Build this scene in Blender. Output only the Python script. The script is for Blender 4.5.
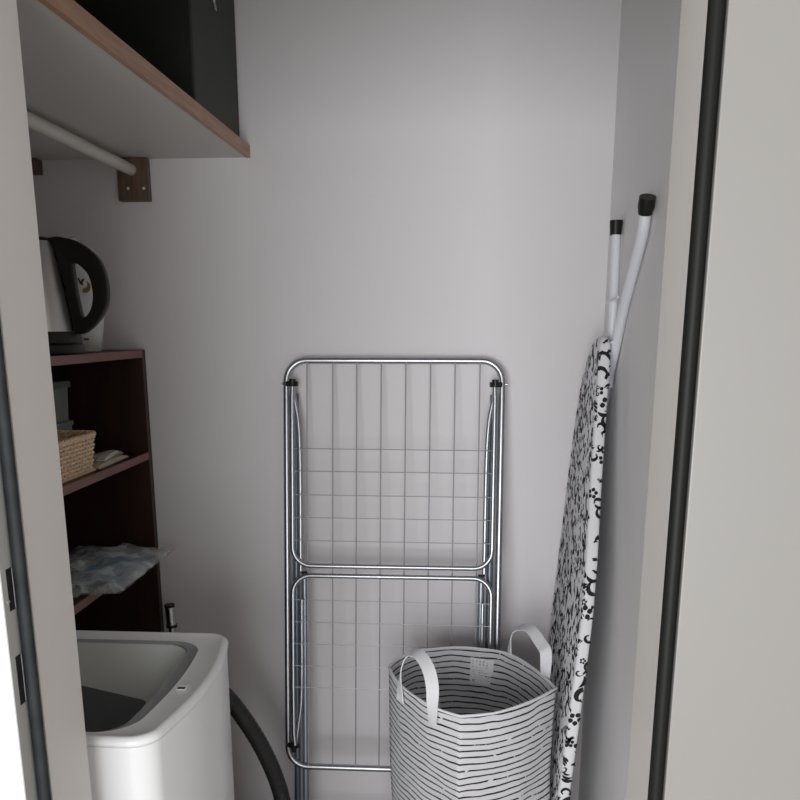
import bpy, bmesh, math, random
from mathutils import Vector, Matrix, noise
random.seed(7)
PI = math.pi
scene = bpy.context.scene
for o in list(bpy.data.objects): bpy.data.objects.remove(o)
col = scene.collection

# ---------------- camera ----------------
cam_d = bpy.data.cameras.new('camera')
cam = bpy.data.objects.new('camera', cam_d); col.objects.link(cam)
cam.location = (0, 0, 1.33)
TH = math.atan(205/850); YW = math.atan(55/(850/math.cos(TH)))
cam.rotation_euler = (PI/2 - TH, 0, YW)
cam_d.sensor_width = 36; cam_d.sensor_fit = 'HORIZONTAL'
cam_d.lens = 36*850/800
cam_d.shift_y = 133/800
cam_d.clip_start = 0.02
scene.camera = cam

# ---------------- world and lights ----------------
W = bpy.data.worlds.new('room_air'); scene.world = W; W.use_nodes = True
bg = W.node_tree.nodes['Background']
bg.inputs[0].default_value = (1.0, 0.955, 0.905, 1); bg.inputs[1].default_value = 0.56
def area(name, loc, target, sx, sy, power, color):
    l = bpy.data.lights.new(name, 'AREA'); l.shape = 'RECTANGLE'; l.size = sx; l.size_y = sy
    l.energy = power; l.color = color
    o = bpy.data.objects.new(name, l); col.objects.link(o); o.location = loc
    o.rotation_euler = (Vector(target)-Vector(loc)).to_track_quat('-Z', 'Y').to_euler()
    return o
area('window_daylight', (-0.60, -2.2, 0.85), (0.0, 2.0, 0.85), 2.5, 1.7, 101, (0.945, 0.965, 1.0))

vs = scene.view_settings
vs.view_transform = 'Standard'; vs.look = 'None'; vs.gamma = 1; vs.use_curve_mapping = False
vs.exposure = 0.0

# ---------------- materials ----------------
def mat(name, color, rough=0.5, metal=0.0, bump=0.0, bscale=200, var=0.0, vscale=3, coat=0, spec=0.5, trans=0, alpha=1):
    m = bpy.data.materials.new(name); m.use_nodes = True
    nt = m.node_tree; b = nt.nodes['Principled BSDF']
    b.inputs['Base Color'].default_value = (*color, 1)
    b.inputs['Roughness'].default_value = rough; b.inputs['Metallic'].default_value = metal
    b.inputs['Specular IOR Level'].default_value = spec
    b.inputs['Coat Weight'].default_value = coat
    b.inputs['Transmission Weight'].default_value = trans
    b.inputs['Alpha'].default_value = alpha
    tc = nt.nodes.new('ShaderNodeTexCoord')
    if var > 0:
        n = nt.nodes.new('ShaderNodeTexNoise'); n.inputs['Scale'].default_value = vscale; n.inputs['Detail'].default_value = 3
        nt.links.new(tc.outputs['Object'], n.inputs['Vector'])
        r = nt.nodes.new('ShaderNodeValToRGB')
        r.color_ramp.elements[0].position = .3; r.color_ramp.elements[1].position = .7
        r.color_ramp.elements[0].color = (*[c*(1-var) for c in color], 1)
        r.color_ramp.elements[1].color = (*[min(1, c*(1+var)) for c in color], 1)
        nt.links.new(n.outputs['Fac'], r.inputs[0]); nt.links.new(r.outputs[0], b.inputs['Base Color'])
    if bump > 0:
        n = nt.nodes.new('ShaderNodeTexNoise'); n.inputs['Scale'].default_value = bscale
        nt.links.new(tc.outputs['Object'], n.inputs['Vector'])
        bp = nt.nodes.new('ShaderNodeBump'); bp.inputs['Strength'].default_value = bump; bp.inputs['Distance'].default_value = .002
        nt.links.new(n.outputs['Fac'], bp.inputs['Height']); nt.links.new(bp.outputs[0], b.inputs['Normal'])
    return m
def wood(name, c1, c2, rough=.5, axis=(1, 8, 8), scale=6, spec=.5):
    m = bpy.data.materials.new(name); m.use_nodes = True
    nt = m.node_tree; b = nt.nodes['Principled BSDF']; b.inputs['Roughness'].default_value = rough
    b.inputs['Specular IOR Level'].default_value = spec
    tc = nt.nodes.new('ShaderNodeTexCoord'); mp = nt.nodes.new('ShaderNodeMapping'); mp.inputs['Scale'].default_value = axis
    n = nt.nodes.new('ShaderNodeTexNoise'); n.inputs['Scale'].default_value = scale; n.inputs['Detail'].default_value = 5
    r = nt.nodes.new('ShaderNodeValToRGB'); r.color_ramp.elements[0].position = .35; r.color_ramp.elements[1].position = .65
    r.color_ramp.elements[0].color = (*c1, 1); r.color_ramp.elements[1].color = (*c2, 1)
    nt.links.new(tc.outputs['Object'], mp.inputs[0]); nt.links.new(mp.outputs[0], n.inputs['Vector'])
    nt.links.new(n.outputs['Fac'], r.inputs[0]); nt.links.new(r.outputs[0], b.inputs['Base Color'])
    return m

M = {}
M['wall'] = mat('matt_wall_paint', (.78, .755, .765), .85, bump=.12, bscale=260, var=.012, vscale=1.5, spec=.2)
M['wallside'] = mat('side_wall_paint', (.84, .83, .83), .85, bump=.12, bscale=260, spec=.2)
M['ceil'] = mat('ceiling_paint', (.8, .8, .78), .9)
M['floor'] = wood('floor_laminate', (.40, .36, .31), (.52, .47, .42), .5, (8, 1, 1), 4)
M['frame'] = mat('door_frame_lacquer', (.74, .72, .69), .45, spec=.4)
M['leaf'] = mat('shaded_leaf_lacquer', (.335, .327, .312), .35, spec=.5)  # white leaf darkened in colour to stand for the weaker light on it
M['leaflit'] = mat('lit_white_lacquer', (.93, .94, .95), .4)  # whitened in colour to carry the stronger light on the left leaf
M['edge'] = mat('satin_grey_edge_shaded', (.50, .51, .50), .5)  # grey holds the shade of the side-facing leaf edge in its colour
M['rubber'] = mat('black_rubber', (.009, .010, .008), .5, spec=.25)
M['rubbergrey'] = mat('dusty_black_rubber', (.018, .020, .023), .6, var=.3, vscale=30, spec=.3)
M['slot'] = mat('slot_dark', (.01, .01, .012), .8)
M['shelfwhite'] = mat('white_melamine', (.60, .58, .56), .5)
M['shelfedge'] = wood('copper_brown_edging', (.36, .20, .12), (.46, .27, .17), .45, (30, 2, 30), 5)
M['bracket'] = wood('stained_wood_block', (.10, .06, .04), (.17, .105, .07), .6, (10, 10, 1), 9)
M['rod'] = mat('cream_rod', (.62, .60, .55), .35)
M['mahogany'] = wood('mahogany_veneer', (.030, .013, .011), (.048, .020, .016), .45, (8, 8, 1), 4, spec=.4)
M['mahoedge'] = wood('mahogany_edge', (.16, .065, .05), (.22, .10, .08), .45, (8, 1, 8), 6)
M['crate'] = mat('dark_green_plastic', (.034, .041, .034), .6, spec=.3)
M['crate2'] = mat('black_plastic', (.018, .020, .016), .7, spec=.2)
M['steel'] = mat('zinc_steel', (.44, .45, .47), .34, metal=1)
M['bluesteel'] = mat('blue_grey_painted_steel', (.13, .155, .185), .35, metal=.5)
M['bluelight'] = mat('light_blue_grey_painted_steel', (.28, .31, .34), .35, metal=.6)
M['wire'] = mat('grey_wire', (.50, .50, .52), .4, metal=.6)
M['chrome'] = mat('chrome', (.8, .8, .8), .12, metal=1)
M['brushed'] = mat('brushed_steel', (.60, .59, .57), .33, metal=1, bump=.05, bscale=500)
M['black'] = mat('black_plastic_gloss', (.010, .010, .008), .4, spec=.35)
M['whiteplastic'] = mat('white_plastic', (.93, .94, .95), .25)
M['greyplastic'] = mat('grey_plastic_band', (.36, .37, .38), .35)
M['tub'] = mat('dark_grey_tub', (.10, .105, .115), .35)
M['tubwall'] = mat('off_white_plastic_inner', (.66, .68, .65), .35)
M['cream'] = mat('cream_ceramic', (.60, .62, .58), .3)
M['gold'] = mat('gold_print', (.40, .24, .07), .4)
M['dark'] = mat('dark_print', (.03, .03, .03), .5)
M['palegrey'] = mat('pale_grey_plastic', (.17, .18, .175), .5)
M['wicker'] = mat('natural_wicker', (.80, .60, .41), .7, var=.15, vscale=60)
M['paper'] = mat('beige_paper', (.50, .43, .34), .8, var=.1, vscale=20)
M['paper2'] = mat('white_paper', (.62, .60, .56), .8)
M['blue'] = mat('blue_cloth', (.05, .22, .34), .9, var=.3, vscale=30)
M['whitepipe'] = mat('white_enamel', (.83, .85, .89), .3)
M['hose'] = mat('black_ribbed_hose', (.018, .018, .018), .5)
M['strap'] = mat('white_webbing', (.86, .86, .88), .85, bump=.6, bscale=700)
M['tag'] = mat('white_label', (.92, .92, .93), .6)
M['coverprint'] = mat('black_scroll_print', (.012, .012, .012), .8)
M['cover'] = mat('white_cotton_cover', (.84, .84, .86), .9, bump=.3, bscale=300)

def stripes():
    m = bpy.data.materials.new('white_fabric_with_black_stripes'); m.use_nodes = True
    nt = m.node_tree; L = nt.links; N = nt.nodes.new; b = nt.nodes['Principled BSDF']; b.inputs['Roughness'].default_value = .85
    tc = N('ShaderNodeTexCoord'); sp = N('ShaderNodeSeparateXYZ'); L.new(tc.outputs['Object'], sp.inputs[0])
    n = N('ShaderNodeTexNoise'); n.inputs['Scale'].default_value = 13; n.inputs['Detail'].default_value = 1.5
    L.new(tc.outputs['Object'], n.inputs['Vector'])
    def math_(op, a, b_=None, c=None):
        x = N('ShaderNodeMath'); x.operation = op
        for i, v in enumerate((a, b_, c)):
            if v is None: continue
            if isinstance(v, (int, float)): x.inputs[i].default_value = v
            else: L.new(v, x.inputs[i])
        return x.outputs[0]
    z = math_('ADD', sp.outputs[2], math_('MULTIPLY', math_('SUBTRACT', n.outputs['Fac'], .5), .016))
    fr = math_('FRACT', math_('MULTIPLY', z, 1/.0152))
    n2 = N('ShaderNodeTexNoise'); n2.inputs['Scale'].default_value = 30; L.new(tc.outputs['Object'], n2.inputs['Vector'])
    wid = math_('ADD', .13, math_('MULTIPLY', n2.outputs['Fac'], .20))
    line = math_('LESS_THAN', fr, wid)
    top = math_('LESS_THAN', sp.outputs[2], .5655)
    n3 = N('ShaderNodeTexNoise'); n3.inputs['Scale'].default_value = 55; L.new(tc.outputs['Object'], n3.inputs['Vector'])
    gap = math_('LESS_THAN', n3.outputs['Fac'], .685)
    f = math_('MULTIPLY', math_('MULTIPLY', line, top), gap)
    mx = N('ShaderNodeMix'); mx.data_type = 'RGBA'
    mx.inputs[6].default_value = (.84, .84, .86, 1); mx.inputs[7].default_value = (.02, .02, .025, 1)
    L.new(f, mx.inputs[0]); L.new(mx.outputs[2], b.inputs['Base Color'])
    tl = N('ShaderNodeBsdfTranslucent'); ms = N('ShaderNodeMixShader'); ms.inputs[0].default_value = .22
    L.new(mx.outputs[2], tl.inputs[0]); L.new(b.outputs[0], ms.inputs[1]); L.new(tl.outputs[0], ms.inputs[2])
    L.new(ms.outputs[0], nt.nodes['Material Output'].inputs[0])
    return m
M['stripe'] = stripes()
def plasticbag():
    m = bpy.data.materials.new('thin_clear_plastic'); m.use_nodes = True
    nt = m.node_tree; b = nt.nodes['Principled BSDF']; b.inputs['Base Color'].default_value = (.86, .91, .92, 1)
    b.inputs['Roughness'].default_value = .25
    tr = nt.nodes.new('ShaderNodeBsdfTransparent'); mx = nt.nodes.new('ShaderNodeMixShader')
    tc = nt.nodes.new('ShaderNodeTexCoord'); n = nt.nodes.new('ShaderNodeTexNoise'); n.inputs['Scale'].default_value = 16
    n.inputs['Detail'].default_value = 4; n.inputs['Distortion'].default_value = 1
    r = nt.nodes.new('ShaderNodeMapRange'); r.inputs[1].default_value = .35; r.inputs[2].default_value = .7
    r.inputs[3].default_value = .08; r.inputs[4].default_value = .62
    nt.links.new(tc.outputs['Object'], n.inputs['Vector']); nt.links.new(n.outputs['Fac'], r.inputs[0])
    nt.links.new(r.outputs[0], mx.inputs[0]); nt.links.new(tr.outputs[0], mx.inputs[1]); nt.links.new(b.outputs[0], mx.inputs[2])
    nt.links.new(mx.outputs[0], nt.nodes['Material Output'].inputs[0])
    return m
M['bag'] = plasticbag()

# ---------------- helpers ----------------
def tag(o, label, cat, group=None):
    o['label'] = label; o['category'] = cat
    if group: o['group'] = group
    return o
def empty(name, loc, label, cat, group=None):
    o = bpy.data.objects.new(name, None); o.empty_display_size = .05; col.objects.link(o); o.location = loc
    return tag(o, label, cat, group)
def obj(name, bm, m, parent=None, smooth=True, bevel=0, seg=2, angle=40):
    """bm is in world coordinates; the parent is an unrotated Empty or part"""
    bmesh.ops.recalc_face_normals(bm, faces=bm.faces)
    me = bpy.data.meshes.new(name)
    # world -> local about the lowest centre of the mesh
    vs_ = [v.co for v in bm.verts]
    org = Vector(((min(v.x for v in vs_)+max(v.x for v in vs_))/2, (min(v.y for v in vs_)+max(v.y for v in vs_))/2, min(v.z for v in vs_)))
    if parent is None and name in KEEP0: org = Vector((0, 0, 0))
    if parent is not None: org = Vector((0, 0, 0)) if name in KEEP0 else org
    for v in bm.verts: v.co -= org
    bm.to_mesh(me); bm.free()
    o = bpy.data.objects.new(name, me); col.objects.link(o)
    if isinstance(m, (list, tuple)):
        for x in m: me.materials.append(x)
    else: me.materials.append(m)
    if parent is not None:
        pw = Vector((0, 0, 0)); p = parent
        while p is not None: pw += p.location; p = p.parent
        o.parent = parent; o.location = org - pw
    else: o.location = org
    if smooth:
        for p in me.polygons: p.use_smooth = True
        try: me.set_sharp_from_angle(angle=math.radians(angle))
        except Exception: pass
    if bevel > 0:
        b = o.modifiers.new('bevel', 'BEVEL'); b.width = bevel; b.segments = seg; b.limit_method = 'ANGLE'
        b.harden_normals = False
    return o
KEEP0 = {'body_fabric', 'cover'}
def struct(name, bm, m, parent=None, **k):
    o = obj(name, bm, m, parent, **k)
    if parent is None: o['kind'] = 'structure'
    return o
def box(bm, x0, x1, y0, y1, z0, z1, mi=0):
    r = bmesh.ops.create_cube(bm, size=1)
    for v in r['verts']:
        v.co = Vector(((x0+x1)/2+v.co.x*(x1-x0), (y0+y1)/2+v.co.y*(y1-y0), (z0+z1)/2+v.co.z*(z1-z0)))
    if mi:
        for f in {f for v in r['verts'] for f in v.link_faces}: f.material_index = mi
    return bm
def B(*a): return box(bmesh.new(), *a)
def tube(bm, pts, r, n=12, closed=False, caps=True):
    pts = [Vector(p) for p in pts]; N = len(pts)
    rr = r if isinstance(r, (list, tuple)) else [r]*N
    T = []
    for i in range(N):
        a = pts[(i-1) % N] if (closed or i > 0) else pts[0]; b = pts[(i+1) % N] if (closed or i < N-1) else pts[-1]
        T.append((b-a).normalized())
    up = Vector((0, 0, 1)) if abs(T[0].z) < .9 else Vector((0, 1, 0))
    nrm = T[0].cross(up).normalized(); rings = []
    for i in range(N):
        nrm = (nrm - T[i]*nrm.dot(T[i])).normalized(); bi = T[i].cross(nrm)
        rings.append([bm.verts.new(pts[i]+(nrm*math.cos(2*PI*k/n)+bi*math.sin(2*PI*k/n))*rr[i]) for k in range(n)])
    for i in range(N if closed else N-1):
        A, C = rings[i], rings[(i+1) % N]
        off = 0
        if closed and i == N-1:
            off = min(range(n), key=lambda s: sum((A[k].co-C[(k+s) % n].co).length for k in range(n)))
        for k in range(n):
            bm.faces.new((A[k], A[(k+1) % n], C[(k+1+off) % n], C[(k+off) % n]))
    if caps and not closed:
        bm.faces.new(rings[0]); bm.faces.new(rings[-1])
    return bm
def Tb(pts, r, **k): return tube(bmesh.new(), pts, r, **k)
def spline(pts, n=8):
    P = [Vector(p) for p in pts]; P = [2*P[0]-P[1]]+P+[2*P[-1]-P[-2]]; out = []
    for i in range(1, len(P)-2):
        for j in range(n):
            t = j/n; a, b, c, d = P[i-1], P[i], P[i+1], P[i+2]
            out.append(.5*((2*b)+(c-a)*t+(2*a-5*b+4*c-d)*t*t+(3*b-a-3*c+d)*t**3))
    return out+[P[-2]]
def lathe(bm, c, prof, n=40, ax=1):
    rings = []
    for r, z in prof:
        rings.append([bm.verts.new((c[0]+r*math.cos(2*PI*k/n), c[1]+r*math.sin(2*PI*k/n), c[2]+z)) for k in range(n)])
    for A, C in zip(rings, rings[1:]):
        for k in range(n): bm.faces.new((A[k], A[(k+1) % n], C[(k+1) % n], C[k]))
    bm.faces.new(rings[0]); bm.faces.new(rings[-1])
    return bm
def rrect(x0, x1, y0, y1, r, n=8):
    out = []
    for cx, cy, a0 in ((x1-r, y1-r, 0), (x0+r, y1-r, 90), (x0+r, y0+r, 180), (x1-r, y0+r, 270)):
        for k in range(n+1):
            a = math.radians(a0+90*k/n); out.append((cx+r*math.cos(a), cy+r*math.sin(a)))
    return out
def loft(bm, loops, cap0=False, cap1=False, closed=True):
    rings = [[bm.verts.new(p) for p in lp] for lp in loops]
    n = len(rings[0])
    for A, C in zip(rings, rings[1:]):
        for k in range(n if closed else n-1): bm.faces.new((A[k], A[(k+1) % n], C[(k+1) % n], C[k]))
    if cap0: bm.faces.new(rings[0])
    if cap1: bm.faces.new(rings[-1])
    return bm
def poly_prism(bm, pts, axis, a0, a1):
    """pts 2-D outline, extruded along an axis ('y': pts are x,z ; 'x': pts are y,z ; 'z': x,y)"""
    def P(p, a): return {'y': (p[0], a, p[1]), 'x': (a, p[0], p[1]), 'z': (p[0], p[1], a)}[axis]
    return loft(bm, [[P(p, a0) for p in pts], [P(p, a1) for p in pts]], True, True)

# ---------------- the closet shell ----------------
XL, XR, YB = -1.10, .361, 2.15
struct('wall_back', B(XL-.1, XR+.1, YB, YB+.1, 0, 2.45), M['wall'], smooth=False)
struct('wall_right', B(XR, XR+.1, 1.03, YB, 0, 2.45), M['wallside'], smooth=False)
struct('wall_left', B(XL-.1, XL, 1.03, YB, 0, 2.45), M['wall'], smooth=False)
struct('floor', B(-2.2, 2.2, -2.4, YB+.1, -.05, 0), M['floor'], smooth=False)
struct('ceiling', B(-2.2, 2.2, .5, YB+.1, 2.45, 2.5), M['ceil'], smooth=False)
bm = B(-2.2, -.4928, .925, 1.03, 0, 2.45); box(bm, .236, 2.2, .925, 1.03, 0, 2.45); box(bm, -.4928, .236, .925, 1.03, 1.76, 2.45)  # last box: header out of view, set low to shade the back wall's top
struct('wall_front', bm, M['frame'], smooth=False)
# left closing edge: leaf with a slotted grey edge strip and a rubber bumper
d = struct('door_1', B(-1.35, -.5085, .890, .919, .01, 1.97), M['leaflit'], smooth=False)
bm = B(-.5083, -.5073, .8905, .9195, .02, 1.96)
e = obj('edge_strip', bm, M['edge'], d, smooth=False)
for z0, z1 in ((1.012, 1.062), (.895, .956)):
    obj('latch_slot', B(-.5075, -.5068, .9015, .9135, z0, z1), M['slot'], e, smooth=False)
    obj('slot_lip', B(-.5075, -.5066, .9135, .9147, z0+.001, z1-.001), M['leaflit'], e, smooth=False)
obj('latch_pin', Tb([(-.5085, .8975, 1.024), (-.5085, .9025, 1.024)], .0022), M['edge'], e)
obj('rubber_seal', poly_prism(bmesh.new(), [(-.507+.0085+.0080*math.cos(a), .9165+.0055*math.sin(a)) for a in [2*PI*k/20 for k in range(20)]], 'z', .015, 1.965), M['rubbergrey'], d)
# right closing leaf
d = struct('door_2', B(.2488, 1.35, .898, .924, .01, 1.97), M['leaf'], smooth=False, bevel=.0015)
obj('rubber_seal', poly_prism(bmesh.new(), [(.2407+.0083*math.cos(a), .908+.0085*math.sin(a)) for a in [2*PI*k/24 for k in range(24)]], 'z', .015, 1.965), M['rubber'], d)

# ---------------- upper shelf, rail and box ----------------
sh = obj('wall_shelf', B(XL+.001, -.502, 1.035, YB-.001, 1.7245, 1.7500), M['shelfwhite'], None, smooth=False)
tag(sh, 'white high shelf board with a copper brown wooden front edge', 'shelf')
obj('edge_band', B(-.502, -.492, 1.035, YB-.001, 1.7235, 1.7505), M['shelfedge'], sh, smooth=False)
for o_ in (sh, sh.children[0]):
    off = o_.location+(sh.location if o_ is not sh else Vector((0, 0, 0)))
    for v in o_.data.vertices:
        q = (YB-(v.co.y+off.y))/1.1
        v.co.z -= .007*q
        if v.co.x+off.x > -.6: v.co.x -= .011*q
t = empty('storage_crate', (-.78, 1.95, 1.751), 'dark green and black storage crate up on the high shelf', 'crate')
obj('body', B(-1.05, -.513, 1.785, 2.14, 1.7512, 2.12), M['crate'], t, bevel=.004)
obj('front_panel', B(-1.048, -.5155, 1.780, 1.785, 1.7525, 2.118), M['crate2'], t, bevel=.002)
bm = bmesh.new(); box(bm, -.513, -.511, 1.945, 1.962, 1.985, 2.015); tube(bm, [(-.510, 1.948, 1.988), (-.509, 1.948, 1.976), (-.509, 1.958, 1.976), (-.510, 1.958, 1.988)], .0015)
obj('clasp', bm, M['chrome'], t)
obj('lid', B(-1.06, -.509, 1.775, 2.145, 2.12, 2.15), M['crate2'], t, bevel=.005)

t = empty('wall_bracket', (-.772, 2.14, 1.63), 'brown wooden block on the back wall holding the end of the hanging rod', 'bracket')
obj('block', B(-.812, -.737, 2.128, YB-.0005, 1.627, 1.7240), M['bracket'], t, smooth=False, bevel=.0015)
for x in (-.786, -.748):
    obj('screw', Tb([(x, 2.1285, 1.655), (x, 2.1262, 1.655)], .0034), M['whitepipe'], t)
o = obj('wall_batten', B(XL+.001, -1.002, 2.12, YB-.0005, 1.69, 1.7240), M['bracket'], None, smooth=False, bevel=.0015)
tag(o, 'short brown wooden batten under the shelf in the far left corner', 'batten')
o = obj('hanging_rod', Tb([(-.777, 1.04, 1.697), (-.777, 2.128, 1.697)], .0135, n=24), M['rod'])
tag(o, 'cream white round clothes rod running under the high shelf', 'rod')

# ---------------- mahogany shelf unit ----------------
XF = -.780
t = empty('shelf_unit', (-.94, 1.85, 0), 'dark mahogany open shelf unit against the left wall', 'shelf unit')
obj('side_panel', B(XL+.002, XF, 2.125, YB-.001, 0, 1.277), M['mahogany'], t, smooth=False, bevel=.001)
obj('side_panel', B(XL+.002, XF, 1.545, 1.565, 0, 1.258), M['mahogany'], t, smooth=False)
obj('back_panel', B(XL+.002, XL+.008, 1.565, 2.125, 0, 1.258), M['mahogany'], t, smooth=False)
for z in (1.020, .768, .40):
    s = obj('shelf_board', B(XL+.009, XF-.004, 1.566, 2.124, z-.018, z), M['mahogany'], t, smooth=False)
    obj('edge_band', B(XF-.004, XF, 1.566, 2.124, z-.0182, z+.0002), M['mahoedge'], s, smooth=False)
s = obj('top_board', B(XL+.002, XF-.002, 1.545, 2.124, 1.2585, 1.276), M['mahogany'], t, smooth=False)
obj('edge_band', B(XF-.002, XF+.001, 1.545, 2.124, 1.2583, 1.2765), M['mahoedge'], s, smooth=False)

# ---------------- kettle ----------------
KY, KZ, S = 1.78, 1.277, 1/489.
def kp(px, py): return (-.857+(px-38)*S, KZ+(354.5-py)*S)
t = empty('electric_kettle', (-.867, KY, KZ), 'brushed steel electric kettle with a big black loop handle on the shelf unit', 'kettle')
obj('power_base', lathe(bmesh.new(), (-.867, KY, KZ), [(.080, 0), (.084, .002), (.085, .018), (.081, .0215)]), M['black'], t)
obj('base_ring', lathe(bmesh.new(), (-.867, KY, KZ), [(.080, .022), (.0815, .0235), (.079, .044), (.077, .0455)]), M['black'], t)
obj('body', lathe(bmesh.new(), (-.867, KY, KZ), [(.077, .046), (.0755, .06), (.069, .11), (.060, .16), (.052, .205), (.046, .225)]), M['brushed'], t)
obj('lid', lathe(bmesh.new(), (-.867, KY, KZ), [(.046, .2252), (.0475, .227), (.045, .231), (.028, .234), (.005, .235)]), M['black'], t)
def curve_plate(name, loops, y0, y1, m, parent, bevel=.003):
    c = bpy.data.curves.new('tmp', 'CURVE'); c.dimensions = '2D'; c.fill_mode = 'BOTH'
    c.extrude = (y1-y0)/2-bevel; c.bevel_depth = bevel; c.bevel_resolution = 2
    for lp in loops:
        lp = [(p.x, p.y) for p in spline([(a, b, 0) for a, b in lp+[lp[0]]], 5)][:-1]
        s = c.splines.new('POLY'); s.points.add(len(lp)-1); s.use_cyclic_u = True
        for q, p in zip(s.points, lp): q.co = (p[0], p[1], 0, 1)
    o = bpy.data.objects.new('tmp', c); col.objects.link(o)
    bpy.context.view_layer.update()
    me = bpy.data.meshes.new_from_object(o.evaluated_get(bpy.context.evaluated_depsgraph_get()))
    bpy.data.objects.remove(o)
    bm = bmesh.new(); bm.from_mesh(me)
    for v in bm.verts: v.co = Vector((v.co.x, (y0+y1)/2-v.co.z, v.co.y))
    bmesh.ops.remove_doubles(bm, verts=bm.verts, dist=1e-5)
    return obj(name, bm, m, parent)
outer = [(-0.822, 1.5060), (-0.8054, 1.5072), (-0.7728, 1.4994), (-0.7462, 1.483), (-0.725, 1.4591), (-0.7148, 1.4237), (-0.7157, 1.3879), (-0.7263, 1.362), (-0.7452, 1.339), (-0.7678, 1.3229), (-0.7839, 1.3219), (-0.7884, 1.3421), (-0.7954, 1.392), (-0.8057, 1.4608), (-0.8173, 1.4919)]
inner = [(-0.7837, 1.4588), (-0.7742, 1.4616), (-0.7604, 1.4528), (-0.7458, 1.4332), (-0.7405, 1.3978), (-0.7469, 1.368), (-0.7612, 1.3501), (-0.7726, 1.3521), (-0.7775, 1.38), (-0.7821, 1.4216)]
curve_plate('handle', [outer, inner], KY-.014, KY+.004, M['black'], t)
obj('spout', loft(bmesh.new(), [[(-.912, KY+.02, KZ+.19), (-.912, KY-.02, KZ+.19), (-.910, KY, KZ+.16)], [(-.937, KY+.008, KZ+.222), (-.937, KY-.008, KZ+.222), (-.942, KY, KZ+.215)]], True, True), M['brushed'], t)

# white jug behind the kettle
JX, JY = -.866, 1.975
t = empty('ceramic_jug', (JX, JY, KZ), 'white jug with a small gold emblem standing behind the steel kettle', 'jug')
b = obj('body', lathe(bmesh.new(), (JX, JY, KZ), [(.041, 0), (.044, .003), (.052, .06), (.060, .12), (.060, .16), (.054, .200), (.042, .226)]), M['cream'], t)
obj('lid', lathe(bmesh.new(), (JX, JY, KZ), [(.042, .2265), (.041, .230), (.022, .238), (.008, .242), (.009, .250), (.004, .254)]), M['cream'], t)
def jug_print(name, pts, z0, m, parent, rad):
    """small flat print wrapped on the jug's camera side; pts in metres (u across, v up)"""
    bm = bmesh.new()
    ang0 = math.atan2(-JY, -JX)
    vs_ = [bm.verts.new((JX+rad(z0+v)*math.cos(ang0+u/.057), JY+rad(z0+v)*math.sin(ang0+u/.057), KZ+z0+v)) for u, v in pts]
    bm.faces.new(vs_)
    r = bmesh.ops.solidify(bm, geom=bm.faces[:], thickness=.0004)
    return obj(name, bm, m, parent, smooth=False)
rad = lambda z: (.060 if z > .12 else .052+(z-.06)*.1333)+.0014
cres = [(.014*math.cos(a), .014*math.sin(a)) for a in [math.radians(200+k*16) for k in range(11)]] + [(.003+.009*math.cos(a), .004+.009*math.sin(a)) for a in [math.radians(355-k*16) for k in range(10)]]
jug_print('emblem', [(u*math.cos(.9)-v*math.sin(.9)+.014, u*math.sin(.9)+v*math.cos(.9)+.003) for u, v in cres], .140, M['gold'], b, rad)
jug_print('emblem', [(.002, .014), (.006, .014), (.008, .007), (.012, .013), (.017, .013), (.012, .004), (.013, -.002), (.007, .001)], .147, M['dark'], b, rad)
jug_print('mark', [(.006, 0), (.019, 0), (.019, .004), (.006, .004)], .026, M['dark'], b, rad)
hp = spline([(JX-.03, JY+.045, KZ+.19), (JX-.055, JY+.075, KZ+.17), (JX-.055, JY+.08, KZ+.10), (JX-.03, JY+.045, KZ+.05)], 6)
obj('handle', Tb(hp, .006), M['cream'], t)

# ---------------- middle shelf ----------------
z = 1.0205
t = empty('storage_box', (-.947, 1.94, z), 'lower grey plastic box of the pair stacked behind the wicker basket', 'box')
obj('body', loft(bmesh.new(), [[(x, y, zz) for x, y in rrect(-.988+i, -.907-i, 1.895+i, 1.985-i, .012)] for zz, i in ((z, .003), (z+.085, 0))], True, True), M['palegrey'], t)
obj('lid', loft(bmesh.new(), [[(x, y, zz) for x, y in rrect(-.991, -.904, 1.892, 1.988, .012)] for zz in (z+.0855, z+.096)], True, True), M['palegrey'], t)
z2 = z+.0965
t = empty('storage_box', (-.947, 1.94, z2), 'upper grey plastic box with ridged lid, stacked behind the wicker basket', 'box')
obj('body', loft(bmesh.new(), [[(x, y, zz) for x, y in rrect(-.986+i, -.909-i, 1.897+i, 1.983-i, .012)] for zz, i in ((z2, .003), (z2+.077, 0))], True, True), M['palegrey'], t)
lb = loft(bmesh.new(), [[(x, y, zz) for x, y in rrect(-.990, -.905, 1.893, 1.987, .012)] for zz in (z2+.0775, z2+.092)], True, True)
for k in range(12): box(lb, -.905, -.9035, 1.899+k*.007, 1.902+k*.007, z2+.079, z2+.091)
obj('lid', lb, M['palegrey'], t)

# wicker basket
bx0, bx1, by0, by1, bz, bh = -.895, -.798, 1.60, 1.838, z, .078
def per(s, fl):   # perimeter point; fl = flare
    P = rrect(bx0-fl, bx1+fl, by0-fl, by1+fl, .015, 4); P = P+[P[0]]
    L = [math.dist(a, b) for a, b in zip(P, P[1:])]; tot = sum(L); s = (s % 1)*tot
    for a, b, l in zip(P, P[1:], L):
        if s <= l:
            q = s/l if l else 0; x, y = a[0]+(b[0]-a[0])*q, a[1]+(b[1]-a[1])*q
            dx, dy = (b[0]-a[0])/l, (b[1]-a[1])/l; return Vector((x, y, 0)), Vector((dy, -dx, 0))
        s -= l
    return Vector((*P[0], 0)), Vector((1, 0, 0))
wb = bmesh.new(); NS = 44
for k in range(NS):
    pts = []
    for j in range(5):
        p, n = per(k/NS, .004*j/4*2-.004); pts.append(p+Vector((0, 0, bz+.003+bh*j/4)))
    tube(wb, pts, .0026, n=6)
rows = 9
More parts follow.
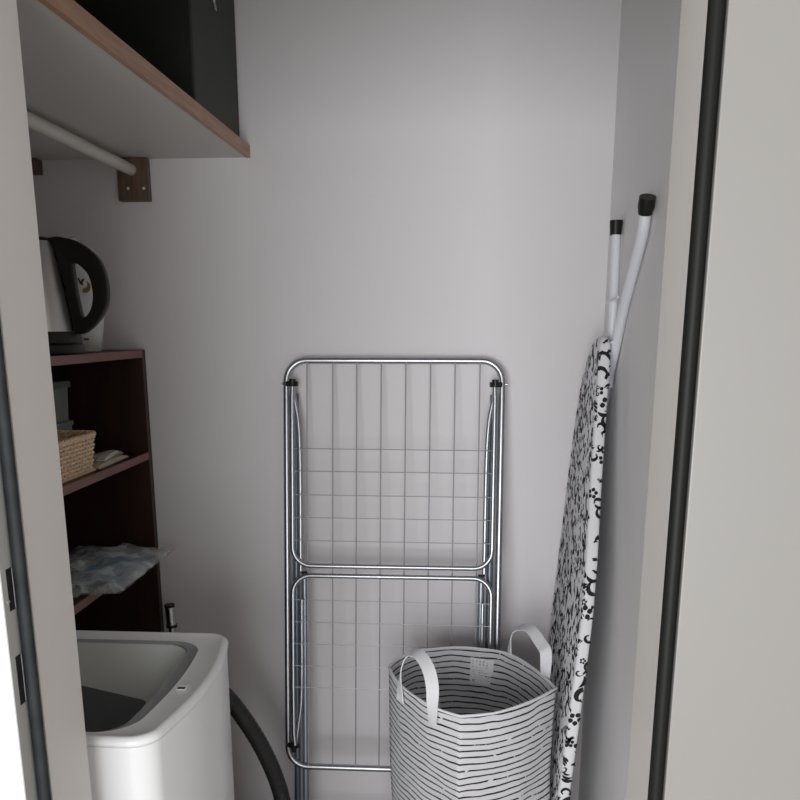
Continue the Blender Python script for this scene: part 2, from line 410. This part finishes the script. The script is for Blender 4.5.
for r_ in range(rows):
    pts = []
    M_ = NS*4
    for k in range(M_):
        p, n = per(k/M_, .004*r_/rows*2-.004)
        pts.append(p+n*(.0042*math.cos(PI*k/4*1.0+PI*(r_ % 2)))+Vector((0, 0, bz+.005+bh*(r_+.3)/rows)))
    tube(wb, pts, .0029, n=6, closed=True)
t = empty('wicker_basket', (-.847, 1.72, bz), 'small natural wicker basket on the middle shelf of the shelf unit', 'basket')
obj('woven_sides', wb, M['wicker'], t)
rim = bmesh.new()
for ph in (0, PI):
    pts = []
    for k in range(240):
        p, n = per(k/240, .005); a = k*.8+ph
        pts.append(p+n*.003*math.cos(a)+Vector((0, 0, bz+bh+.005+.003*math.sin(a))))
    tube(rim, pts, .0032, n=6, closed=True)
obj('braided_rim', rim, M['wicker'], t)
obj('base', B(bx0, bx1, by0, by1, bz+.0002, bz+.004), M['wicker'], t)
# packets beside the basket
pk = [(-.815, 1.945, 0, .19, .035, 'beige flat packet lying lowest beside the wicker basket', 'paper', .010, 1.60),
      (-.822, 1.965, .0118, .15, .024, 'white slim packet on top of the beige packet beside the wicker basket', 'paper2', .008, 1.75),
      (-.855, 2.010, 0, .17, .030, 'beige slim packet at the back, next to the end panel', 'paper', .014, 1.50),
      ]
for i, (x, y, dz, L, w, lab, m, hh, ang) in enumerate(pk):
    bm = bmesh.new()
    lp = []
    for j in range(9):
        u = j/8-.5; h = hh*(1-(2*u)**4*.7)+.0015
        ca, sa = math.cos(ang), math.sin(ang)
        def q(a, b, c): return (x+a*ca-b*sa, y+a*sa+b*ca, z+dz+c)
        lp.append([q(u*L, -w/2, 0), q(u*L, w/2, 0), q(u*L, w/2*.8, h*.8), q(u*L, 0, h), q(u*L, -w/2*.8, h*.8)])
    loft(bm, lp, True, True)
    o = obj('paper_packet', bm, M[m]); tag(o, lab, 'packet', 'packets on the middle shelf')

# ---------------- lower shelf: bag, cloth, roll ----------------
z = .7685
def sheet(fn, nu, nv, thick):
    bm = bmesh.new(); g = [[bm.verts.new(fn(i/(nu-1), j/(nv-1))) for j in range(nv)] for i in range(nu)]
    for i in range(nu-1):
        for j in range(nv-1): bm.faces.new((g[i][j], g[i+1][j], g[i+1][j+1], g[i][j+1]))
    bmesh.ops.recalc_face_normals(bm, faces=bm.faces)
    bmesh.ops.solidify(bm, geom=bm.faces[:], thickness=thick)
    return bm
Q = [Vector((-.715, 2.09, 0)), Vector((-.700, 1.70, 0)), Vector((-.93, 1.72, 0)), Vector((-.95, 2.10, 0))]
Q = [Vector((-.708, 2.085, 0)), Vector((-.708, 1.70, 0)), Vector((-.95, 1.72, 0)), Vector((-.97, 2.10, 0))]
def bagtop(u, v, hh=1):
    a = Q[0].lerp(Q[1], u); b = Q[3].lerp(Q[2], u); p = a.lerp(b, v)
    e = (1-(2*u-1)**4)*(1-(2*v-1)**4)
    n = noise.fractal(Vector((p.x*14, p.y*14, 3)), .8, 2, 4)
    p.x += .012*noise.noise(Vector((u*5, v*5, 1))); p.y += .012*noise.noise(Vector((u*5, v*5, 9)))
    over = max(0, p.x-XF)
    p.z = z+.003+e*(.022+.016*n)+.012*(1-e)*abs(n)+over*.10
    return p
def bagbot(u, v):
    p = bagtop(u, v); over = max(0, p.x-XF)
    p.z = z+.0015+over*.10; return p
bm = sheet(bagtop, 44, 34, .0004)
b2 = sheet(bagbot, 12, 10, .0003); me_ = bpy.data.meshes.new('t'); b2.to_mesh(me_); bm.from_mesh(me_); b2.free()
o = obj('plastic_bag', bm, M['bag'], angle=60)
tag(o, 'crumpled clear plastic bag sticking out from the lower shelf', 'bag')
def cloth(u, v):
    p = Vector((-.745-.12*v, 2.0-.20*u, 0)); n = noise.fractal(Vector((p.x*22, p.y*18, 7)), .8, 2, 3)
    e = (1-(2*u-1)**6)*(1-(2*v-1)**6)
    p.z = z+.004+e*(.0135+.004*n); p.z += max(0, p.x-XF)*.10
    return p
o = obj('folded_cloth', sheet(cloth, 24, 18, .003), M['blue'], angle=60)
tag(o, 'folded blue cloth inside the clear plastic bag', 'cloth')
bm = bmesh.new(); tube(bm, [(-.835, 1.705, z+.0145), (-.800, 1.690, z+.0145)], .014, n=24, caps=False)
tube(bm, [(-.835, 1.705, z+.0145), (-.800, 1.690, z+.0145)], .0105, n=24, caps=False)
o = obj('tape_roll', bm, M['paper2']); tag(o, 'small white roll lying in front of the plastic bag', 'roll')
bm_fix = None

# ---------------- chrome pipe at the wall ----------------
t = empty('water_pipe', (-.742, 2.10, 0), 'chrome water pipe end with black bands behind the washing machine', 'pipe')
obj('pipe', Tb([(-.739, 2.10, 0.0), (-.741, 2.10, .56)], .0085, n=20), M['chrome'], t)
obj('sleeve', Tb([(-.741, 2.10, .5605), (-.7435, 2.10, .615)], .0125, n=24), M['chrome'], t)
obj('band', Tb([(-.7410, 2.10, .556), (-.7412, 2.10, .563)], .0145, n=24), M['black'], t)
obj('cap', Tb([(-.7435, 2.10, .612), (-.7438, 2.10, .619)], .0135, n=24), M['black'], t)

# ---------------- washing machine ----------------
WX0, WX1, WY0, WY1 = -.925, -.425, 1.080, 1.520
WCX = (WX0+WX1)/2
def bow(lp):
    return [(x+max(0, (x-WCX)/(WX1-WCX))**2*.029*math.sin(PI*min(1, max(0, (y-WY0)/(WY1-WY0)))), y, z) for x, y, z in lp]
t = empty('washing_machine', ((WX0+WX1)/2, 1.3, 0), 'white top loading washing machine with its lid open and dark tub', 'washing machine')
def dense_loop(P, m=.03):
    out = []
    for a, b in zip(P, P[1:]+P[:1]):
        out.append(a)
        if math.dist(a, b) > .06:
            for k in range(1, 12): out.append((a[0]+(b[0]-a[0])*k/12, a[1]+(b[1]-a[1])*k/12))
    return out
def ring(i, z, r, y_extra=0): return bow([(x, y, z) for x, y in dense_loop(rrect(WX0+i, WX1-i, WY0+i, WY1-i, max(r-i*.6, .004), 10))])
RC = .034
obj('cabinet', loft(bmesh.new(), [ring(.006, .03, RC), ring(.004, .05, RC), ring(.0025, .7455, RC), ring(.0055, .7465, RC), ring(.0055, .7485, RC)], True, False), M['whiteplastic'], t)
for x in (WX0+.06, WX1-.06):
    for y in (WY0+.06, WY1-.06): obj('foot', Tb([(x, y, 0), (x, y, .031)], .022, n=20), M['black'], t)
def rect2(x0, x1, y0, y1, r, z, sl=0): return [(x, y, z+sl*(x-x1)) for x, y, z in bow([(x, y, z) for x, y in dense_loop(rrect(x0, x1, y0, y1, r, 10))])]
bm = bmesh.new()
bandO = (WX0+.05, -.470, 1.104, 1.475, .05)
bandI = (WX0+.066, -.489, 1.109, 1.466, .04)
loft(bm, [ring(.0055, .7486, RC), ring(0.0005, .7492, RC), ring(-.0005, .752, RC), ring(.0015, .757, RC), ring(.005, .7605, RC), ring(.0095, .7615, RC), ring(.013, .7590, RC), rect2(*bandO, .7585)], False, False)
obj('top_frame', bm, M['whiteplastic'], t, angle=60)
obj('gasket_band', loft(bmesh.new(), [rect2(*bandO, .7585), rect2(bandO[0]+.003, bandO[1]-.003, bandO[2]+.001, bandO[3]-.003, .053, .7560), rect2(*bandI, .7545)]), M['greyplastic'], t)
inn = [(bandI[0], bandI[1], bandI[2], bandI[3], .045, .7545), (bandI[0]+.006, bandI[1]-.005, bandI[2]+.003, bandI[3]-.006, .045, .748),
       (bandI[0]+.02, -.565, bandI[2]+.006, 1.435, .012, .655, -.22)]
obj('recess_wall', loft(bmesh.new(), [rect2(*a) for a in inn]), M['tubwall'], t, angle=60)
lw = inn[-1]
tubb = [lw, (lw[0]+.012, lw[1]-.012, lw[2]+.008, lw[3]-.03, .03, .630, -.10), (lw[0]+.03, lw[1]-.02, lw[2]+.015, lw[3]-.07, .05, .610)]
obj('tub_funnel', loft(bmesh.new(), [rect2(*a) for a in tubb]), M['tub'], t, angle=60)
cx, cy = (lw[0]+lw[1])/2, (lw[2]+lw[3])/2
def circ(r, z): return [(cx+r*1.08*math.cos(a), cy+r*math.sin(a), z) for a in [2*PI*k/48 for k in range(48)]]
obj('drum', loft(bmesh.new(), [circ(.128, .6095), circ(.122, .600), circ(.120, .30), circ(.02, .28)], False, True), M['tub'], t)
dr = bmesh.new(); tube(dr, circ(.132, .6125), .004, closed=True, n=8)
obj('drum_ring', dr, M['chrome'], t)
obj('funnel_floor', loft(bmesh.new(), [[(x, y, .6095) for x, y in [(cx+.165*math.copysign(min(1, abs(math.cos(a))*1.15), math.cos(a)), cy+.132*math.copysign(min(1, abs(math.sin(a))*1.1), math.sin(a))) for a in [2*PI*k/48 for k in range(48)]]], circ(.130, .609)]), M['tub'], t)
s = obj('sticker', B(-.4425, -.4280, 1.254, 1.272, .7595, .7612), M['tag'], t, smooth=False)
obj('print', B(-.4415, -.4290, 1.255, 1.263, .7612, .7614), M['dark'], s, smooth=False)
hp = spline([(-.56, 1.72, .58), (-.52, 1.74, .545), (-.482, 1.75, .495), (-.437, 1.775, .395), (-.407, 1.80, .290), (-.392, 1.81, .20), (-.385, 1.82, .08), (-.40, 1.80, .025), (-.47, 1.74, .022), (-.56, 1.64, .022)], 14)
hp = [Vector((-.60, 1.517, .59)), Vector((-.60, 1.56, .592)), Vector((-.595, 1.64, .592))] + hp
h_ = spline(hp[:3]+hp[3::6], 14)
rr = [.0195 if (i//2) % 2 else .0190 for i in range(len(h_))]
o = obj('drain_hose', Tb(h_, rr, n=16), M['hose'], t, angle=80); o['label'] = 'black ribbed drain hose bending down to the floor'

# ---------------- drying rack ----------------
def RY(z, off=0): return 2.118-.135*(1.205-z)-off
RC_ = -.149
t = empty('drying_rack', (RC_, 2.05, 0), 'folded grey metal clothes drying rack leaning against the back wall', 'drying rack')
def arc(cx, cz, r, a0, a1, n=8): return [(cx+r*math.cos(math.radians(a0+(a1-a0)*k/n)), cz+r*math.sin(math.radians(a0+(a1-a0)*k/n))) for k in range(n+1)]
def v3(p, off=0): return (p[0], RY(p[1], off), p[1])
TR = .0066
hw, zt, zb, r = .2665, 1.252, .223, .050
main = arc(RC_+hw-r, zt-r, r, 0, 90)+arc(RC_-hw+r, zt-r, r, 90, 180)+arc(RC_-hw+r, zb+r, r, 180, 270)+arc(RC_+hw-r, zb+r, r, 270, 360)
dense = []
for a, b in zip(main, main[1:]+main[:1]):
    n = max(1, int(math.dist(a, b)/.1)); dense += [(a[0]+(b[0]-a[0])*k/n, a[1]+(b[1]-a[1])*k/n) for k in range(n)]
mf = obj('main_frame', Tb([v3(p) for p in dense], .0080, closed=True, n=16), M['steel'], t)
for x in (-.363, -.299, -.2395, -.179, -.1185, -.058, .002, .0625):
    obj('line_wire', Tb([v3((x, zt-.003), .0055), v3((x, zb+.003), .0055)], .00165, n=8), M['wire'], mf)
# upper wing
hw2 = .2485; r = .045; zt2, zb2 = 1.190, .7505
WO = .022
path = [(RC_-hw2+.001, zt2), (RC_-hw2+.0, zt2-.03), (RC_-hw2, 1.0)]+arc(RC_-hw2+r, zb2+r, r, 180, 270)+arc(RC_+hw2-r, zb2+r, r, 270, 360)+[(RC_+hw2, 1.0), (RC_+hw2, zt2-.03), (RC_+hw2-.001, zt2)]
w = obj('folding_wing', Tb([v3(p, WO) for p in path], TR*.93, n=14), M['steel'], t)
for zz in (1.04, .985, .927, .871, .814):
    obj('line_wire', Tb([v3((RC_-hw2-.003, zz+.0008), WO+.0048), v3((RC_+hw2+.003, zz-.0008), WO+.0048)], .00125, n=8), M['wire'], w)
# lower wing
zt3, zb3 = .726, .290
path = [(RC_-hw2+.004, zb3), (RC_-hw2+.001, zb3+.03), (RC_-hw2, .45)]+arc(RC_-hw2+r, zt3-r, r, 180, 90)+arc(RC_+hw2-r, zt3-r, r, 90, 0)+[(RC_+hw2, .45), (RC_+hw2-.001, zb3+.03), (RC_+hw2-.004, zb3)]
w = obj('folding_wing', Tb([v3(p, WO) for p in path], TR*.93, n=14), M['steel'], t)
for zz in (.665, .609, .553, .497, .442):
    obj('line_wire', Tb([v3((RC_-hw2-.003, zz+.0008), WO+.0048), v3((RC_+hw2+.003, zz-.0008), WO+.0048)], .00125, n=8), M['wire'], w)
# struts that bow away from each hinge, legs behind, hinges
for s in (-1, 1):
    def X(d): return RC_+s*d
    obj('strut', Tb(spline([v3((X(.249), 1.188), .010), v3((X(.243), 1.15), .010), v3((X(.235), 1.10), .010), v3((X(.231), 1.0), .010), v3((X(.2305), .76), .010), v3((X(.2305), .735), .010)], 6), TR*.85, n=12), M['steel'], t)
    obj('strut', Tb(spline([v3((X(.243), .292), .012), v3((X(.237), .34), .012), v3((X(.229), .42), .012), v3((X(.228), .66), .010)], 6), TR*.7, n=12), M['steel'], t)
    for d_, off, zt_, m_ in ((.246, -.010, 1.17, 'bluesteel'), (.2245, -.012, .722, 'bluelight'),):
        lg = obj('leg', Tb([v3((X(d_), zt_), off), v3((X(d_-.002), .012), off)], .0083, n=14), M[m_], t)
        obj('foot_cap', Tb([v3((X(d_-.002), .001), off), v3((X(d_-.002), .03), off)], .0098, n=14), M['black'], lg)
        if zt_ < 1: obj('end_cap', Tb([v3((X(d_), zt_), off), v3((X(d_), zt_+.004), off)], .0088, n=14), M['black'], lg)
    for zz in (1.196, .283):
        hb = bmesh.new()
        tube(hb, [v3((X(.236), zz), WO*.6), v3((X(.265), zz), WO*.4)], .0062, n=14)
        tube(hb, [v3((X(.2485), zz-.014), WO*.8), v3((X(.2485), zz+.012), WO*.8)], [.0055, .0085, ][:2], n=14)
        obj('hinge', hb, M['black'], t)
    obj('rivet', Tb([v3((X(.273), 1.196), 0), v3((X(.2785), 1.196), 0)], .003, n=10), M['chrome'], t)
obj('leg_bar', Tb([v3((RC_-.246, .05), -.010), v3((RC_+.246, .05), -.010)], .006, n=12), M['bluesteel'], t)

# ---------------- ironing board ----------------
def BX(z): return .312-.072*(1.31-z)
ZN = 1.313
near = [(0, 1.925), (.003, 1.910), (.012, 1.898), (.035, 1.885), (.09, 1.862), (.16, 1.843), (.32, 1.785), (.45, 1.728), (.57, 1.695), (.70, 1.690), (.9, 1.690), (1.15, 1.695), (1.25, 1.705), (1.295, 1.75)]
far = [(0, 1.925), (.003, 1.965), (.012, 1.99), (.035, 2.03), (.08, 2.070), (.11, 2.095), (.2, 2.115), (.35, 2.125), (1.15, 2.125), (1.25, 2.115), (1.295, 2.06)]
def interp(tab, s):
    for (a, b), (c, d_) in zip(tab, tab[1:]):
        if s <= c: return b+(d_-b)*(s-a)/(c-a)
    return tab[-1][1]
t = empty('ironing_board', (.26, 1.9, 0), 'folded ironing board in black and white scroll cover leaning on right wall', 'ironing board')
TK = .0245
ss = [0.0005, .003, .007, .012, .02, .035, .05, .07, .09, .12, .16, .2, .26, .32, .38, .45, .51, .57, .7, .9, 1.05, 1.15, 1.2, 1.25, 1.28, 1.295]
loops = []
for s in ss:
    z = ZN-s; y0, y1 = interp(near, s), interp(far, s); x = BX(z)
    e = min(.006, (y1-y0)*.3); tk = TK
    if s < .03: tk = TK*math.sqrt(1-(1-s/.03)**2)*.9+.003
    xm = x+TK/2 if s < .03 else None
    xa, xb = (x+TK/2-tk/2, x+TK/2+tk/2) if s < .03 else (x, x+TK)
    c = min(.006, tk*.3)
    loops.append([(xa+c, y0, z), (xa+c*.3, y0+e*.3, z), (xa, y0+e, z), (xa, (y0+y1)/2, z), (xa, y1-e, z), (xa+c, y1, z), (xb-c, y1, z), (xb, y1-e, z), (xb, (y0+y1)/2, z), (xb, y0+e, z), (xb-c*.3, y0+e*.3, z), (xb-c, y0, z)])
cb = loft(bmesh.new(), loops, True, True)
bmesh.ops.recalc_face_normals(cb, faces=cb.faces)
# scroll print: flat shapes on the cover's face and its near edge (u = distance round the cover from the near edge)
def smap(u, z):
    s = ZN-z; y0, y1 = interp(near, s), interp(far, s); x = BX(z)
    if s < .004: return None
    tkx = TK if s >= .03 else TK*math.sqrt(1-(1-s/.03)**2)*.9+.003
    xa = x+TK/2-tkx/2 if s < .03 else x
    if u < .0035:   # on the near edge
        if u < -tkx+.0015: return None
        return Vector((xa-u+.003, y0-.0006, z))
    if u > (y1-y0)-.006: return None
    return Vector((xa-.0007, y0+u, z))
def stroke(pts, ws):
    n = len(pts)
    L, R_ = [], []
    for i in range(n):
        a = pts[max(0, i-1)]; b = pts[min(n-1, i+1)]
        d_ = (b[0]-a[0], b[1]-a[1]); l = math.hypot(*d_) or 1; nx, ny = -d_[1]/l, d_[0]/l
        L.append((pts[i][0]+nx*ws[i], pts[i][1]+ny*ws[i])); R_.append((pts[i][0]-nx*ws[i], pts[i][1]-ny*ws[i]))
    for i in range(n-1):
        q = [smap(*p) for p in (L[i], L[i+1], R_[i+1], R_[i])]
        if any(p is None for p in q): continue
        us = [p[0] for p in (L[i], L[i+1], R_[i+1], R_[i])]
        if min(us) < .0035 <= max(us) and max(us)-min(us) > .008: continue
        try:
            f = cb.faces.new([cb.verts.new(p) for p in q]); f.material_index = 1
        except Exception: pass
def scroll(u, z, size, rot, flip, wmax):
    pts, ws = [], []; n = 20
    for k in range(n):
        q = k/(n-1); a = rot+flip*q*4.3; r = size*(1-.82*q)
        pts.append((u+r*math.cos(a), z+r*math.sin(a))); ws.append(wmax*(.22+math.sin(PI*min(1, q*1.05))**1.2*.8+(.5 if q > .93 else 0)))
    stroke(pts, ws)
def swoosh(u, z, L, rot, bend, wmax):
    pts, ws = [], []; n = 12
    for k in range(n):
        q = k/(n-1); a = rot+bend*(q-.5)
        if k == 0: x, y = u, z
        else: x += L/n*math.cos(a); y += L/n*math.sin(a)
        pts.append((x, y)); ws.append(wmax*(math.sin(PI*(.08+.9*q))**.9))
    stroke(pts, ws)
rnd = random.Random(11)
placed = []
for k in range(5200):
    u = rnd.uniform(-.03, .42); z = rnd.uniform(.02, 1.31); R_ = rnd.choice((.010, .016, .022, .029))
    if any((u-a)**2+(z-b)**2 < (R_+c)**2*.40 for a, b, c in placed): continue
    placed.append((u, z, R_)); fl = rnd.choice((-1, 1)); rt = rnd.uniform(0, 6.28)
    kind = rnd.random()
    if kind < .52:
        scroll(u, z, R_*.95, rt, fl, R_*.20)
        if R_ > .015: swoosh(u+R_*.8*math.cos(rt), z+R_*.8*math.sin(rt), R_*1.3, rt+fl*1.2, -fl*1.6, R_*.18)
    elif kind < .82:
        for j in range(3): swoosh(u-R_*.5*math.cos(rt)+j*R_*.38*math.sin(rt), z-R_*.5*math.sin(rt)-j*R_*.38*math.cos(rt), R_*(1.5-.3*j), rt+.2*j, fl*1.7, R_*(.18-.03*j))
    else:
        for j in range(5):
            a = rt+j*1.2566; swoosh(u+R_*.22*math.cos(a), z+R_*.22*math.sin(a), R_*.55, a, .6, R_*.25)
me = bpy.data.meshes.new('cover'); cb.to_mesh(me); cb.free()
o = bpy.data.objects.new('cover', me); col.objects.link(o); me.materials.append(M['cover']); me.materials.append(M['coverprint'])
for p in me.polygons: p.use_smooth = p.material_index == 0
me.set_sharp_from_angle(angle=math.radians(50))
o.parent = t; o.location = -t.location
o['label'] = 'white cotton cover printed with black scrolls'
# legs: two white tubes that part above the nose, black feet
ra = spline([(.3435, 1.668, 1.538), (.344, 1.695, 1.490), (.3460, 1.840, 1.366), (.3475, 1.915, 1.283), (.3465, 1.990, 1.19), (.338, 2.01, 1.08)], 8)
lg = obj('leg', Tb(ra, .0105, n=18), M['whitepipe'], t)
obj('foot_cap', Tb([(.343, 1.656, 1.560), (.3432, 1.664, 1.546), (.3436, 1.671, 1.533)], [.0150, .0155, .0130], n=20), M['black'], lg)
rb = spline([(.3475, 1.980, 1.530), (.3475, 1.975, 1.48), (.3475, 1.966, 1.40), (.3475, 1.963, 1.30), (.3465, 1.96, 1.20)], 8)
lg = obj('leg', Tb(rb, .0100, n=18), M['whitepipe'], t)
obj('foot_cap', Tb([(.3465, 1.981, 1.557), (.3465, 1.980, 1.527)], [.0142, .0122], n=20), M['black'], lg)
obj('cross_wire', Tb([(.336, 1.990, 1.385), (.336, 1.85, 1.392)], .0025, n=10), M['whitepipe'], t)
obj('cross_wire', Tb([(.337, 1.985, 1.295), (.336, 1.89, 1.300)], .0025, n=10), M['whitepipe'], t)

# ---------------- laundry basket ----------------
rimp = [(-.141, 1.828), (-.123, 1.880), (-.083, 1.930), (-.024, 1.955), (.024, 1.963), (.096, 1.953), (.141, 1.926), (.182, 1.860), (.212, 1.790), (.230, 1.733),
        (.204, 1.698), (.152, 1.645), (.105, 1.611), (.060, 1.592), (.022, 1.583), (-.014, 1.607), (-.051, 1.640), (-.107, 1.728)]
def dens(P, n=4):
    out = []; N = len(P); sharp = {0, 9, 14}
    for i in range(N):
        a, b, c, d_ = P[i-1], P[i], P[(i+1) % N], P[(i+2) % N]
        if i in sharp: a = b
        if (i+1) % N in sharp: d_ = c
        a, b, c, d_ = map(lambda q: Vector((*q, 0)), (a, b, c, d_))
        for j in range(n):
            q = j/n; out.append(.5*((2*b)+(c-a)*q+(2*a-5*b+4*c-d_)*q*q+(3*b-a-3*c+d_)*q**3))
    return out
dp = dens(rimp); cx = .045; cy = 1.77
t = empty('laundry_basket', (cx, cy, 0), 'white laundry basket with thin black stripes standing in front of drying rack', 'laundry basket')
chord = []
for i in range(len(dp)):
    for a, b in ((0, 36), (36, 44), (44, 56), (56, 72)):
        if a <= i < b:
            if a == 0: chord.append(dp[i].copy())
            else: chord.append(dp[a].lerp(dp[b % 72], (i-a)/(b-a)))
loops = []
HZ = .57
for j in range(33):
    z = HZ*(1-j/32)+.002*(j/32)
    lp = []
    for i, p0 in enumerate(dp):
        p = p0.lerp(chord[i], min(1, j/12)*.6)
        k = 1-.07*(j/32)**2
        wv = .006*noise.noise(Vector((p.x*9, p.y*9, z*7)))*min(1, j/4)
        d_ = Vector((p.x-cx, p.y-cy, 0)); q = Vector((cx, cy, 0))+d_*k+d_.normalized()*wv
        zz = z+.0025*noise.noise(Vector((p.x*14, p.y*14, 5)))*(1-j/32) if j < 32 else z
        lp.append((q.x, q.y, zz))
    loops.append(lp)
bb = loft(bmesh.new(), loops, False, True)
bf = obj('body_fabric', bb, M['stripe'], t, angle=70)
md = bf.modifiers.new('thickness', 'SOLIDIFY'); md.thickness = .0025; md.offset = -1
bf['label'] = 'white fabric with uneven black stripes'
hm = bmesh.new(); tube(hm, [Vector(p)+Vector((0, 0, .0)) for p in loops[0]], .0028, closed=True, n=8)
obj('rim_hem', hm, M['strap'], t)
def strap(name, a, b, top, wa, hgt, tw, out):
    A, Bv = Vector(a), Vector(b); n = 36
    tan = (Bv-A); tan.z = 0; tan.normalize(); N = Vector((tan.y, -tan.x, 0))
    if N.dot(Vector((out[0], out[1], 0))) < 0: N = -N
    mid = Vector(top)
    bul = (mid-(A+Bv)/2); bul.z = 0
    def up(q, h, k): v = A.lerp(Bv, q)+bul*k; v.z = h; return v
    ctrl = [A, up(.0, A.z+.045, 0), up(.06, A.z+.085, .3), up(.25, mid.z-.008, .8), up(.52, mid.z, 1), up(.80, mid.z-.017, .8), up(.97, Bv.z+.080, .3), up(1, Bv.z+.04, 0), Bv]
    P = spline(ctrl, 8); n = len(P); loops = []
    for i, p in enumerate(P):
        T = (P[min(n-1, i+1)]-P[max(0, i-1)]).normalized()
        inpl = T.cross(N).normalized(); q = i/(n-1); ang = tw*math.sin(PI*q)**1.3
        w = (inpl*math.cos(ang)+N*math.sin(ang)).normalized(); th = T.cross(w).normalized()*.001
        w = w*wa/2
        loops.append([p+w+th, p-w+th, p-w-th, p+w-th])
    return obj(name, loft(bmesh.new(), loops, True, True), M['strap'], t, angle=30)
strap('handle', (-.108, 1.719, .535), (-.035, 1.617, .535), (-.066, 1.675, .663), .027, .020, 1.25, (-1, -1))
strap('handle', (.143, 1.932, .540), (.214, 1.796, .545), (.183, 1.868, .655), .027, .020, 1.25, (1, 1))
# care label inside
lb = obj('care_label', loft(bmesh.new(), [[(.050, 1.9545, .548), (.106, 1.9455, .544)], [(.0485, 1.953, .481), (.1045, 1.9445, .477)]], closed=False), M['tag'], t, smooth=False)
md = lb.modifiers.new('thickness', 'SOLIDIFY'); md.thickness = .0006
pr = bmesh.new()
def lp_(u, v): return Vector((.050+.056*u-.0015*v, 1.9528-.009*u-.0015*v, .548-.004*u-.067*v))
def mark(u0, u1, v0, v1):
    pr.faces.new([pr.verts.new(lp_(*q)) for q in ((u0, v0), (u1, v0), (u1, v1), (u0, v1))])
rl = random.Random(3)
for r_ in range(3):
    for c in range(5):
        u = .08+c*.15; v = .08+r_*.11
        if rl.random() < .8: mark(u, u+.03+rl.random()*.05, v, v+.03)
        if rl.random() < .5: mark(u+.03, u+.05, v+.02, v+.06)
for v in (.45, .52, .62, .70, .80):
    u = .1
    while u < .85:
        w_ = rl.uniform(.03, .12)
        if rl.random() < .6: mark(u, u+w_, v, v+.015)
        u += w_+.03
mark(.12, .20, .82, .90); mark(.66, .76, .62, .67); mark(.80, .90, .62, .67)
obj('print', pr, M['greyplastic'], lb, smooth=False)
